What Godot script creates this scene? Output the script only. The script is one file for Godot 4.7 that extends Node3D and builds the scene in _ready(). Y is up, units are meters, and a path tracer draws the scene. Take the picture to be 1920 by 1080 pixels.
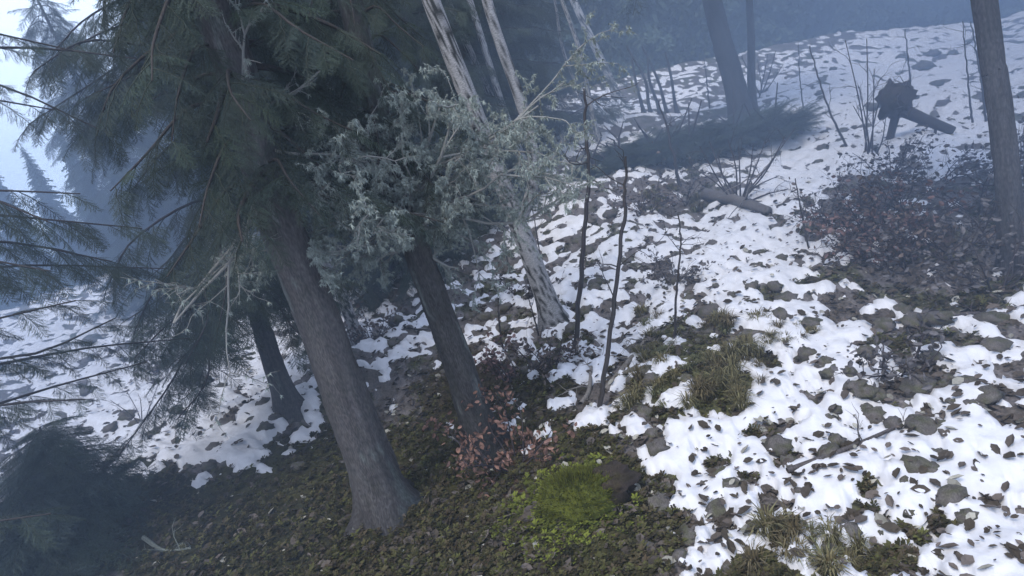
extends Node3D
# Steep forest edge with thawing snow, dark spruces, birch stems and leafless shrubs, seen with a tilted camera.

const EYE := Vector3(0, 2.2, 0)
const PITCH := -14.0
const ROLL := -17.5
const FOV := 50.0
const SPAN := 26.0            # metres to the crest of the clearing

var cam_basis: Basis
var focal := 0.0
var n_big := FastNoiseLite.new()
var n_mid := FastNoiseLite.new()
var n_snow := FastNoiseLite.new()
var n_patch := FastNoiseLite.new()
var n_grain := FastNoiseLite.new()
var rng := RandomNumberGenerator.new()
var snow_blobs := []
var soil_blobs := []
var mounds := []
var M := {}
var used := {}

# ---------------------------------------------------------------- mesh collector
class Shape:
	var v := PackedVector3Array()
	var n := PackedVector3Array()
	var c := PackedColorArray()
	var i := PackedInt32Array()
	func tri(a: Vector3, b: Vector3, d: Vector3, col: Color) -> void:
		var q := (d - a).cross(b - a).normalized()
		var k := v.size()
		v.append(a); v.append(b); v.append(d)
		n.append(q); n.append(q); n.append(q)
		c.append(col); c.append(col); c.append(col)
		i.append(k); i.append(k + 1); i.append(k + 2)
	func quad(a: Vector3, b: Vector3, d: Vector3, e: Vector3, col: Color) -> void:
		tri(a, b, d, col)
		tri(a, d, e, col)
	func mesh(mat: Material) -> ArrayMesh:
		var arr := []
		arr.resize(Mesh.ARRAY_MAX)
		arr[Mesh.ARRAY_VERTEX] = v
		arr[Mesh.ARRAY_NORMAL] = n
		arr[Mesh.ARRAY_COLOR] = c
		arr[Mesh.ARRAY_INDEX] = i
		var m := ArrayMesh.new()
		m.add_surface_from_arrays(Mesh.PRIMITIVE_TRIANGLES, arr)
		m.surface_set_material(0, mat)
		return m

# ---------------------------------------------------------------- places
func ray(px: float, py: float) -> Vector3:
	return (cam_basis * Vector3((px - 960.0) / focal, (540.0 - py) / focal, -1.0)).normalized()

func edge_height(a: float) -> float:
	var at := [-75.0, -38.0, -23.0, -2.0, 9.0, 19.0, 29.0, 42.0, 75.0]
	var el := [-1.6, -1.5, -1.1, 0.4, 1.5, 0.7, -0.4, -3.0, -3.6]
	var k := 0
	if a <= at[0]:
		return EYE.y + SPAN * tan(deg_to_rad(el[0]))
	if a >= at[8]:
		return EYE.y + SPAN * tan(deg_to_rad(el[8]))
	while k < 7 and a > at[k + 1]:
		k += 1
	var t: float = (a - at[k]) / (at[k + 1] - at[k])
	t = t * t * (3.0 - 2.0 * t)
	return EYE.y + SPAN * tan(deg_to_rad(lerpf(el[k], el[k + 1], t)))

func height(x: float, z: float) -> float:
	var d := sqrt(x * x + z * z)
	var h := edge_height(rad_to_deg(atan2(x, -z)))
	var t := clampf((d - 4.0) / (SPAN - 4.0), 0.0, 1.0)
	var y := h * pow(t, 1.15)
	if d > SPAN:
		y -= minf((d - SPAN) * 0.07, 2.5)
	y += 0.12 * n_big.get_noise_2d(x, z) * minf(d * 0.25, 1.6) + 0.055 * n_mid.get_noise_2d(x, z)
	for m in mounds:
		var q: float = (Vector2(x, z) - m[0]).length_squared() / (m[1] * m[1])
		if q < 6.0:
			y += m[2] * exp(-q)
	return y

func on_ground(x: float, z: float) -> Vector3:
	return Vector3(x, height(x, z), z)

func gp(px: float, py: float) -> Vector3:          # where the sight line through a spot of the photograph meets the ground
	var r := ray(px, py)
	var s := 1.0
	var last := s
	while s < 60.0:
		var p := EYE + r * s
		if p.y < height(p.x, p.z):
			for k in 12:
				var mid := (last + s) * 0.5
				p = EYE + r * mid
				if p.y < height(p.x, p.z):
					s = mid
				else:
					last = mid
			break
		last = s
		s *= 1.04
	var o := EYE + r * s
	return on_ground(o.x, o.z)

func above(base: Vector3, px: float, py: float) -> Vector3:   # the point at the base's distance seen through a spot
	var fwd := Vector3(base.x, 0, base.z).normalized()
	var r := ray(px, py)
	return EYE + r * (Vector3(base.x, 0, base.z).dot(fwd) / r.dot(fwd))

func far(px: float, py: float, dist: float) -> Vector3:
	var r := ray(px, py)
	return EYE + r * (dist / Vector2(r.x, r.z).length())

func blob(px: float, py: float, rx: float, ry: float) -> Array:
	var c := gp(px, py)
	var a := (gp(px + rx, py) - gp(px - rx, py)) * 0.5
	var b := (gp(px, py + ry) - gp(px, py - ry)) * 0.5
	var t := Transform2D(Vector2(a.x, a.z), Vector2(b.x, b.z), Vector2(c.x, c.z))
	return [t.affine_inverse()]

func snow_depth(x: float, z: float) -> float:
	var p := Vector2(x, z)
	var bias := -0.29
	for b in snow_blobs:
		var q: float = (b[0] * p).length_squared()
		if q < 5.0:
			bias += b[1] * exp(-q * q * 0.5) * (0.42 if b[1] > 0.0 else 0.8)
	var d := p.length()
	bias -= clampf((d - SPAN) * 0.4, 0.0, 1.2)
	var v := n_snow.get_noise_2d(x, z) * 1.55 + 0.4 * n_patch.get_noise_2d(x, z) + bias
	return clampf(v * 0.13, -0.05, 0.05)

func soil_color(x: float, z: float) -> Color:
	var p := Vector2(x, z)
	var col := Color(0.17, 0.155, 0.155)
	var g := n_grain.get_noise_2d(x * 3.0, z * 3.0)
	var k := n_patch.get_noise_2d(x * 2.3 + 40.0, z * 2.3) + 0.3 * g
	if k > 0.16:
		col = Color(0.12, 0.105, 0.095)
	elif k < -0.2:
		col = Color(0.105, 0.105, 0.068)
	for b in soil_blobs:
		var q: float = (b[0] * p).length_squared()
		if q < 4.0:
			var w: float = exp(-q * q) + 0.55 * n_patch.get_noise_2d(x * 3.1 + 90.0, z * 3.1) + 0.35 * g
			if w > 0.45:
				col = b[1]
	return col * (1.0 + 0.55 * g)

# ---------------------------------------------------------------- naming
func numbered(called: String) -> String:
	var k: int = used.get(called, 0)
	used[called] = k + 1
	return called if k == 0 else "%s_%03d" % [called, k]

func thing(called: String, label: String, category: String, at := Vector3.ZERO, group := "") -> Node3D:
	var o := Node3D.new()
	o.name = numbered(called)
	add_child(o)
	o.position = at
	o.set_meta("label", label)
	o.set_meta("category", category)
	if group != "":
		o.set_meta("group", group)
	return o

func part(called: String, sh: Shape, mat: Material, parent: Node3D) -> MeshInstance3D:
	var o := MeshInstance3D.new()
	o.name = called
	o.mesh = sh.mesh(mat)
	parent.add_child(o, true)
	return o

func copies(called: String, mesh: Mesh, xf: Array, cols: Array, parent: Node3D) -> MultiMeshInstance3D:
	var mm := MultiMesh.new()
	mm.transform_format = MultiMesh.TRANSFORM_3D
	mm.use_colors = true
	mm.mesh = mesh
	mm.instance_count = xf.size()
	for k in xf.size():
		mm.set_instance_transform(k, xf[k])
		mm.set_instance_color(k, cols[k])
	var o := MultiMeshInstance3D.new()
	o.name = called
	o.multimesh = mm
	parent.add_child(o, true)
	return o

func dup(src: Node3D, at: Vector3, turn: float, size: float, label: String) -> Node3D:
	var r: Node3D = src.duplicate()
	r.name = numbered(String(src.name).rstrip("0123456789").rstrip("_"))
	add_child(r)
	r.position = at
	r.rotation = Vector3(0, turn, 0)
	r.scale = Vector3.ONE * size
	r.set_meta("label", label)
	return r

# ---------------------------------------------------------------- shapes
func tube(sh: Shape, pts: Array, radii: Array, sides: int, col: Color, rough := 0.0, seed_at := 0.0, marks := 0) -> void:
	var n := pts.size()
	var side := Vector3.RIGHT
	var start := sh.v.size()
	for k in n:
		var dir: Vector3 = (pts[mini(k + 1, n - 1)] - pts[maxi(k - 1, 0)]).normalized()
		side = (side - dir * side.dot(dir))
		if side.length() < 0.01:
			side = dir.cross(Vector3(0.3, 0.2, 0.9))
		side = side.normalized()
		var up := dir.cross(side)
		for s in sides:
			var a := TAU * s / sides
			var o := side * cos(a) + up * sin(a)
			var p: Vector3 = pts[k]
			var r: float = radii[k]
			var cc := col
			if rough > 0.0:
				var q := n_grain.get_noise_3d(o.x * 3.0 + seed_at, p.y * 0.9, o.z * 3.0 + seed_at)
				var q2 := n_mid.get_noise_3d(o.x * 2.0 + seed_at, p.y * 1.7, o.z * 2.0)
				r *= 1.0 + rough * (0.6 * q + 0.5 * q2)
				if marks != 1 and sides > 12:
					r *= 1.0 - 0.09 * absf(n_grain.get_noise_3d(o.x * 1.7 + seed_at, p.y * 0.35, o.z * 1.7))
				if marks == 1:          # birch: dark bands and scars on pale bark
					var b := n_grain.get_noise_3d(o.x * 0.8 + seed_at, p.y * 4.0, o.z * 0.8 + seed_at) + 0.5 * n_mid.get_noise_3d(o.x * 0.7, p.y * 1.6 + seed_at, o.z * 0.7)
					cc = col * (1.0 + 0.25 * q) if b < 0.2 else Color(0.05, 0.048, 0.045)
				elif marks == 2:        # lichen crusts on dark bark
					var l := n_mid.get_noise_3d(o.x * 1.1 + seed_at, p.y * 1.2, o.z * 1.1 + seed_at) + 0.5 * q
					cc = col * (1.0 + 0.5 * q) if l < 0.36 else Color(0.135, 0.145, 0.138) * (1.0 + 0.6 * q)
				else:
					cc = col * (1.0 + 0.5 * q)
			sh.v.append(p + o * r)
			sh.n.append(o)
			sh.c.append(cc)
	for k in n - 1:
		for s in sides:
			var a := start + k * sides + s
			var b := start + k * sides + (s + 1) % sides
			sh.i.append(a); sh.i.append(a + sides); sh.i.append(b)
			sh.i.append(b); sh.i.append(a + sides); sh.i.append(b + sides)
	var cap := sh.v.size()
	sh.v.append(pts[n - 1]); sh.n.append((pts[n - 1] - pts[n - 2]).normalized()); sh.c.append(col)
	for s in sides:
		sh.i.append(cap); sh.i.append(start + (n - 1) * sides + (s + 1) % sides); sh.i.append(start + (n - 1) * sides + s)

func spline(ctrl: Array, steps: int) -> Array:
	var out := []
	var n := ctrl.size()
	for k in steps + 1:
		var t := float(k) / steps * (n - 1)
		var j := mini(int(t), n - 2)
		var f := t - j
		var a: Vector3 = ctrl[j]
		var b: Vector3 = ctrl[j + 1]
		var p: Vector3 = ctrl[j - 1] if j > 0 else a * 2.0 - b
		var q: Vector3 = ctrl[j + 2] if j + 2 < n else b * 2.0 - a
		out.append(a.cubic_interpolate(b, p, q, f))
	return out

func taper(n: int, r0: float, r1: float, flare := 0.0) -> Array:
	var out := []
	for k in n:
		var t := float(k) / (n - 1)
		out.append(lerpf(r0, r1, t) * (1.0 + flare * exp(-t * 14.0)))
	return out

func local(pts: Array, o: Vector3) -> Array:
	var out := []
	for p in pts:
		out.append(p - o)
	return out

func jitter(a: float) -> Vector3:
	return Vector3(rng.randf_range(-a, a), rng.randf_range(-a, a), rng.randf_range(-a, a))

# a needled spruce bough along +X, about one metre long, hanging twigs on both sides
func bough(fine: bool) -> Shape:
	var sh := Shape.new()
	var wood := Color(0.5, 0.42, 0.36)
	var pts := []
	for k in 8:
		var t := k / 7.0
		pts.append(Vector3(t, 0.06 * t - 0.24 * t * t + rng.randf_range(-0.012, 0.012), rng.randf_range(-0.02, 0.02)))
	tube(sh, pts, taper(8, 0.011, 0.003), 4, wood)
	var twigs := 30 if fine else 22
	for k in twigs:
		var t := 0.06 + 0.92 * k / twigs
		var s := 1.0 if k % 2 == 0 else -1.0
		var at := Vector3(t, 0.06 * t - 0.24 * t * t, 0)
		var l := (0.36 * pow(1.0 - t, 0.7) + 0.09) * rng.randf_range(0.6, 1.15)
		var dir := Vector3(rng.randf_range(0.55, 0.9), rng.randf_range(-0.75, -0.1), s * rng.randf_range(0.6, 1.0)).normalized()
		var tint := Color(1, 1, 1) * rng.randf_range(0.7, 1.3)
		if fine:
			needles(sh, at, dir, l, 0.034, 0.011, tint)
			for j in 5:
				var u := 0.15 + 0.16 * j
				var d2 := (dir + jitter(0.7) + Vector3(0, -0.25, 0)).normalized()
				needles(sh, at + dir * l * u, d2, l * (1.0 - u) * 0.55 + 0.04, 0.03, 0.013, tint * rng.randf_range(0.8, 1.2))
		else:
			for j in 4:
				var p := at + dir * l * (0.24 * j)
				var d2 := (dir + jitter(0.65) + Vector3(0, -0.2, 0)).normalized()
				var w := d2.cross(jitter(1.0)).normalized() * rng.randf_range(0.016, 0.03)
				var e := p + d2 * l * rng.randf_range(0.35, 0.6)
				sh.tri(p - w, p + w, e, tint)
				sh.tri(p + w * 2.2 + d2 * l * 0.1, p + d2 * l * 0.2, e + w * 1.6, tint * 0.85)
	return sh

func needles(sh: Shape, at: Vector3, dir: Vector3, l: float, size: float, gap: float, tint: Color) -> void:
	var side := dir.cross(Vector3(0.1, 1, 0.2)).normalized()
	var up := side.cross(dir)
	var e := at + dir * l
	var w := side * 0.003
	sh.tri(at - w, at + w, e, Color(0.5, 0.42, 0.36))
	var k := 0.0
	var j := 0
	while k < l:
		var a := j * 2.4
		var o := side * cos(a) + up * sin(a) * 0.7
		var p := at + dir * k
		var tip := p + (o + dir * 0.9).normalized() * size * (1.0 - 0.4 * k / l)
		var b := dir * 0.0035
		sh.tri(p - b, p + b, tip, tint)
		k += gap
		j += 1

# a bare crooked twig that forks, wood in one shape and lichen tufts in another
func dead_twig(wood: Shape, moss: Shape, at: Vector3, dir: Vector3, l: float, r: float, depth: int, col: Color, tufts: float) -> void:
	var pts := [at]
	var d := dir.normalized()
	var p := at
	var n := 5 if depth > 0 else 3
	for k in n:
		d = (d + jitter(0.28) + Vector3(0, -0.03, 0)).normalized()
		p += d * l / n
		pts.append(p)
	tube(wood, pts, taper(pts.size(), r, r * 0.35), 5 if depth > 1 else 3, col)
	if depth > 0:
		var kids := rng.randi_range(3, 5)
		for k in kids:
			var u := rng.randi_range(1, n)
			var d2 := (d + jitter(0.95)).normalized()
			dead_twig(wood, moss, pts[u], d2, l * rng.randf_range(0.35, 0.6), r * 0.5, depth - 1, col, tufts)
	if tufts > 0.0:
		for k in int(l * tufts) + 1:
			var u := rng.randi_range(0, n - 1)
			var q: Vector3 = (pts[u] as Vector3).lerp(pts[u + 1], rng.randf())
			var s := rng.randf_range(0.008, 0.028)
			for j in 9:
				var a := jitter(1.0).normalized() * s
				var b := a.cross(jitter(1.0)).normalized() * s * 0.16
				moss.tri(q - b, q + b, q + a + Vector3(0, -s * 0.6, 0), Color(1, 1, 1) * rng.randf_range(0.65, 1.25))

# a limb with needled boughs set along it
func limb(wood: Shape, xf: Array, cols: Array, a: Vector3, b: Vector3, sag: float, r: float, dense: float, size: float) -> void:
	var w := 0.06 * a.distance_to(b)
	var m1 := a.lerp(b, 0.35) + Vector3(0, sag * 0.25, 0) + jitter(w)
	var m2 := a.lerp(b, 0.7) + Vector3(0, -sag * 0.35, 0) + jitter(w)
	var pts := spline([a, m1, m2, b + Vector3(0, -sag, 0)], 10)
	tube(wood, pts, taper(pts.size(), r, r * 0.25), 5, Color(0.06, 0.052, 0.047), 0.2, a.x * 3.0)
	var l := a.distance_to(b)
	var n := int(l * dense)
	for k in n:
		var t := 0.12 + 0.88 * (k + rng.randf()) / n
		var f := t * 10.0
		var j := mini(int(f), 9)
		var p: Vector3 = (pts[j] as Vector3).lerp(pts[j + 1], f - j)
		var fwd: Vector3 = ((pts[j + 1] as Vector3) - pts[j]).normalized()
		var out := fwd.cross(Vector3.UP).normalized() * (1.0 if k % 2 == 0 else -1.0)
		var d := (fwd * rng.randf_range(0.3, 1.0) + out * rng.randf_range(0.3, 1.0) + Vector3(0, rng.randf_range(-0.9, 0.05), 0)).normalized()
		put_bough(xf, cols, p, d, size * rng.randf_range(0.7, 1.2) * (1.15 - 0.5 * t))

func put_bough(xf: Array, cols: Array, p: Vector3, d: Vector3, s: float) -> void:
	var z := d.cross(Vector3(jitter(0.25) + Vector3.UP)).normalized()
	var y := z.cross(d).normalized()
	xf.append(Transform3D(Basis(d * s, y * s, z * s), p))
	var g := rng.randf_range(0.7, 1.3)
	cols.append(Color(g, g * rng.randf_range(0.95, 1.05), g * rng.randf_range(0.85, 1.1)))

# spruce crown set directly round a stem: whorls of boughs that lengthen downwards
func whorls(xf: Array, cols: Array, foot: Vector3, top: Vector3, from: float, reach: float, count: int, drop: float) -> void:
	for k in count:
		var u := from + (1.0 - from) * pow((k + rng.randf()) / count, 1.15)
		var p := foot.lerp(top, u)
		var l := (reach * pow(1.0 - u, 0.85) + 0.25) * rng.randf_range(0.6, 1.15)
		var a := k * 2.399 + rng.randf_range(-0.4, 0.4)
		var d := Vector3(cos(a), -drop * rng.randf_range(0.3, 1.3) * (1.0 - 0.6 * u), sin(a)).normalized()
		put_bough(xf, cols, p, d, l)

func stone_shape(seed_at: float, flat: float, rows := 8, around := 12, amp := 1.0) -> Shape:
	var sh := Shape.new()
	for j in rows + 1:
		for k in around:
			var th := PI * j / rows
			var ph := TAU * k / around
			var o := Vector3(sin(th) * cos(ph), cos(th), sin(th) * sin(ph))
			var r := 0.5 * (1.0 + amp * 0.6 * n_mid.get_noise_3dv(o * 1.3 + Vector3.ONE * seed_at) + amp * 0.25 * n_grain.get_noise_3dv(o * 0.9 + Vector3.ONE * seed_at))
			sh.v.append(o * r * Vector3(1, flat, 1))
			sh.n.append((o * Vector3(1, 1.0 / flat, 1)).normalized())
			var g := 1.0 + 0.5 * n_grain.get_noise_3dv(o * 2.0 + Vector3.ONE * seed_at)
			sh.c.append(Color(0.145, 0.132, 0.128).lerp(Color(0.1, 0.1, 0.06), clampf(0.3 + 1.6 * n_mid.get_noise_3dv(o * 1.5 - Vector3.ONE * seed_at), 0.0, 1.0)) * g)
	for j in rows:
		for k in around:
			var a := j * around + k
			var b := j * around + (k + 1) % around
			sh.i.append(a); sh.i.append(a + around); sh.i.append(b)
			sh.i.append(b); sh.i.append(a + around); sh.i.append(b + around)
	return sh

func leaf_shape() -> Shape:
	var sh := Shape.new()
	var a := Vector3(-0.5, 0.06, 0)
	var b := Vector3(0.5, 0.1, 0)
	var m := Vector3(0, 0.0, 0)
	for s in [-1.0, 1.0]:
		var p := Vector3(-0.2, 0.12, 0.27 * s)
		var q := Vector3(0.18, 0.16, 0.25 * s)
		sh.tri(a, p, m, Color(1, 1, 1))
		sh.tri(p, q, m, Color(0.9, 0.9, 0.9))
		sh.tri(q, b, m, Color(1, 1, 1))
	return sh

func sprig_shape() -> Shape:
	var sh := Shape.new()
	for k in 9:
		var a := k * 2.4
		var o := Vector3(cos(a), 0, sin(a))
		var w := Vector3(-o.z, 0, o.x) * rng.randf_range(0.07, 0.14)
		var h := rng.randf_range(0.1, 0.75)
		var p := o * 0.05 + Vector3(0, h * 0.5, 0)
		var e := o * rng.randf_range(0.3, 0.55) + Vector3(0, h, 0)
		var mid := (p + e) * 0.5 + Vector3(0, 0.08, 0)
		sh.tri(p, mid - w, mid + w, Color(0.9, 0.9, 0.9))
		sh.tri(mid - w, e, mid + w, Color(1, 1, 1))
	return sh

func tussock_shape(blades: int, tall: float, tint: Color) -> Shape:
	var sh := Shape.new()
	for k in blades:
		var a := rng.randf() * TAU
		var o := Vector3(cos(a), 0, sin(a))
		var w := Vector3(-o.z, 0, o.x) * rng.randf_range(0.003, 0.006)
		var h := tall * rng.randf_range(0.5, 1.1)
		var out := h * rng.randf_range(0.15, 0.95)
		var p := o * rng.randf_range(0.0, 0.06)
		var q := p + o * out * 0.4 + Vector3(0, h * 0.7, 0)
		var e := p + o * out + Vector3(0, h * rng.randf_range(0.35, 0.95), 0)
		var c := tint * rng.randf_range(0.5, 1.3)
		sh.quad(p - w, p + w, q + w, q - w, c)
		sh.tri(q - w, q + w, e, c)
	return sh

# ---------------------------------------------------------------- materials
func noise_image(freq: float, seed_no: int, lo: float, hi: float) -> Image:
	var f := FastNoiseLite.new()
	f.seed = seed_no
	f.frequency = freq
	f.fractal_octaves = 5
	var im := f.get_seamless_image(512, 512)
	im.convert(Image.FORMAT_RGB8)
	for y in 512:
		for x in 512:
			var g := lerpf(lo, hi, im.get_pixel(x, y).r)
			im.set_pixel(x, y, Color(g, g, g))
	return im

func bump_of(im: Image, strength: float) -> ImageTexture:
	var b: Image = im.duplicate()
	b.convert(Image.FORMAT_RGBA8)
	b.bump_map_to_normal_map(strength)
	return ImageTexture.create_from_image(b)

func mat(called: String, tint: Color, rough: float, tex: Texture2D = null, norm: Texture2D = null, scale_to := Vector3.ONE, back := Color.BLACK) -> StandardMaterial3D:
	var m := StandardMaterial3D.new()
	m.vertex_color_use_as_albedo = true
	m.albedo_color = tint.linear_to_srgb()
	m.roughness = rough
	m.metallic_specular = 0.3
	m.cull_mode = BaseMaterial3D.CULL_DISABLED
	if tex:
		m.albedo_texture = tex
	if norm:
		m.normal_enabled = true
		m.normal_texture = norm
		m.normal_scale = 1.0
	if tex or norm:
		m.uv1_triplanar = true
		m.uv1_world_triplanar = true
		m.uv1_scale = scale_to
	if back != Color.BLACK:
		m.backlight_enabled = true
		m.backlight = back
	M[called] = m
	return m

func materials() -> void:
	var grain := noise_image(0.03, 5, 0.55, 1.0)
	var g_tex := ImageTexture.create_from_image(grain)
	var g_norm := bump_of(grain, 9.0)
	var soft := noise_image(0.012, 8, 0.9, 1.0)
	mat("soil", Color(1.25, 1.25, 1.25), 0.95, g_tex, g_norm, Vector3(2.2, 2.2, 2.2))
	mat("snow", Color(0.68, 0.685, 0.72), 0.75, ImageTexture.create_from_image(soft), bump_of(noise_image(0.02, 21, 0.0, 1.0), 2.0), Vector3(1.4, 1.4, 1.4))
	M.snow.vertex_color_use_as_albedo = false
	mat("bark", Color(1.25, 1.25, 1.25), 0.92, g_tex, g_norm, Vector3(5.0, 1.3, 5.0))
	mat("birch", Color(1.1, 1.1, 1.1), 0.8, g_tex, g_norm, Vector3(2.0, 6.0, 2.0))
	mat("stone", Color(1.2, 1.2, 1.2), 0.9, g_tex, g_norm, Vector3(6, 6, 6))
	mat("twig", Color(1, 1, 1), 0.9)
	mat("needle", Color(0.056, 0.08, 0.064), 0.7, null, null, Vector3.ONE, Color(0.12, 0.14, 0.1))
	mat("lichen", Color(0.28, 0.32, 0.29), 0.95)
	mat("leaf", Color(1, 1, 1), 0.85, null, null, Vector3.ONE, Color(0.2, 0.18, 0.12))
	mat("grass", Color(0.17, 0.165, 0.085), 0.85, null, null, Vector3.ONE, Color(0.2, 0.2, 0.1))
	mat("moss", Color(0.17, 0.19, 0.03), 0.95, g_tex, g_norm, Vector3(9, 9, 9))

# ---------------------------------------------------------------- ground and snow
func build_ground() -> void:
	var angles := []
	var a := -180.0
	while a < 179.9:
		angles.append(a)
		a += 0.3 if a > -62.0 and a < 62.0 else 6.0
	angles.append(180.0)
	var radii := [0.02]
	var r := 0.5
	while r < 112.0:
		radii.append(r)
		r *= 1.0135 if r > 1.4 and r < 45.0 else 1.15
	var cols: int = angles.size()
	var rows: int = radii.size()
	var g := PackedVector3Array()
	var s := PackedVector3Array()
	var dep := PackedFloat32Array()
	var gc := PackedColorArray()
	g.resize(cols * rows); s.resize(cols * rows); dep.resize(cols * rows); gc.resize(cols * rows)
	for j in rows:
		for k in cols:
			var t := deg_to_rad(angles[k])
			var x: float = radii[j] * sin(t)
			var z: float = -radii[j] * cos(t)
			var y := height(x, z)
			var d := snow_depth(x, z)
			var at := j * cols + k
			y += 0.03 * n_grain.get_noise_2d(x * 1.5, z * 1.5)
			g[at] = Vector3(x, y, z)
			s[at] = Vector3(x, y + d, z)
			dep[at] = d
			gc[at] = soil_color(x, z)
	var ground := sheet("ground", g, gc, cols, rows, PackedFloat32Array(), M.soil)
	ground.set_meta("kind", "structure")
	ground.set_meta("label", "bare brown and olive forest soil between the snow patches")
	var snow := sheet("snow", s, PackedColorArray(), cols, rows, dep, M.snow)
	snow.set_meta("kind", "structure")
	snow.set_meta("label", "thin thawing snow lying in ragged patches over the slope")

func sheet(called: String, p: PackedVector3Array, c: PackedColorArray, cols: int, rows: int, dep: PackedFloat32Array, m: Material) -> MeshInstance3D:
	var n := PackedVector3Array()
	n.resize(p.size())
	var idx := PackedInt32Array()
	for j in rows:
		for k in cols:
			var at := j * cols + k
			var u := p[mini(j + 1, rows - 1) * cols + k] - p[maxi(j - 1, 0) * cols + k]
			var w := p[j * cols + mini(k + 1, cols - 1)] - p[j * cols + maxi(k - 1, 0)]
			var q := w.cross(u)
			q = q.normalized() if q.length_squared() > 1e-14 else Vector3.UP
			n[at] = q if q.y > 0 else -q
			if j < rows - 1 and k < cols - 1:
				if dep.size() and maxf(maxf(dep[at], dep[at + 1]), maxf(dep[at + cols], dep[at + cols + 1])) < -0.004:
					continue
				idx.append(at); idx.append(at + cols); idx.append(at + 1)
				idx.append(at + 1); idx.append(at + cols); idx.append(at + cols + 1)
	var arr := []
	arr.resize(Mesh.ARRAY_MAX)
	arr[Mesh.ARRAY_VERTEX] = p
	arr[Mesh.ARRAY_NORMAL] = n
	if c.size():
		arr[Mesh.ARRAY_COLOR] = c
	arr[Mesh.ARRAY_INDEX] = idx
	var me := ArrayMesh.new()
	me.add_surface_from_arrays(Mesh.PRIMITIVE_TRIANGLES, arr)
	me.surface_set_material(0, m)
	var o := MeshInstance3D.new()
	o.name = called
	o.mesh = me
	add_child(o)
	return o

# ---------------------------------------------------------------- trees
# a trunk that follows spots of the photograph at the distance of its foot, and goes on above the frame
func trunk_line(foot: Vector3, spots: Array, extra: float) -> Array:
	var ctrl := [foot + Vector3(0, -0.12, 0)]
	for s in spots:
		ctrl.append(above(foot, s[0], s[1]))
	var n := ctrl.size()
	var d: Vector3 = (ctrl[n - 1] - ctrl[n - 2]).normalized()
	d = (d + Vector3(0, 0.5, 0)).normalized()
	if extra > 0.0:
		ctrl.append(ctrl[n - 1] + d * extra * 0.5)
		ctrl.append(ctrl[n - 1] + d * extra * 0.5 + Vector3(0, extra * 0.5, 0))
	return ctrl

func trunk_thing(called: String, label: String, foot: Vector3, ctrl: Array, r0: float, r1: float, col: Color, marks: int, m: Material, group := "") -> Node3D:
	var t := thing(called, label, "tree", foot, group)
	var pts := local(spline(ctrl, 90), foot)
	var sh := Shape.new()
	tube(sh, pts, taper(pts.size(), r0, r1, 0.22), 30, col, 0.14, foot.x * 7.0 + foot.z, marks)
	for k in sh.v.size():
		var p := sh.v[k]
		if p.y < 0.7:
			var o := Vector2(p.x - pts[0].x, p.z - pts[0].z)
			var a := o.angle()
			var w := exp(-maxf(p.y, -0.1) / 0.13) * (0.25 + 0.45 * pow(0.5 + 0.5 * sin(a * 5.0 + foot.x * 9.0 + sin(a * 2.0)), 2.0))
			sh.v[k] = Vector3(p.x + o.x * w, p.y, p.z + o.y * w)
	part("trunk", sh, m, t)
	return t

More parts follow.
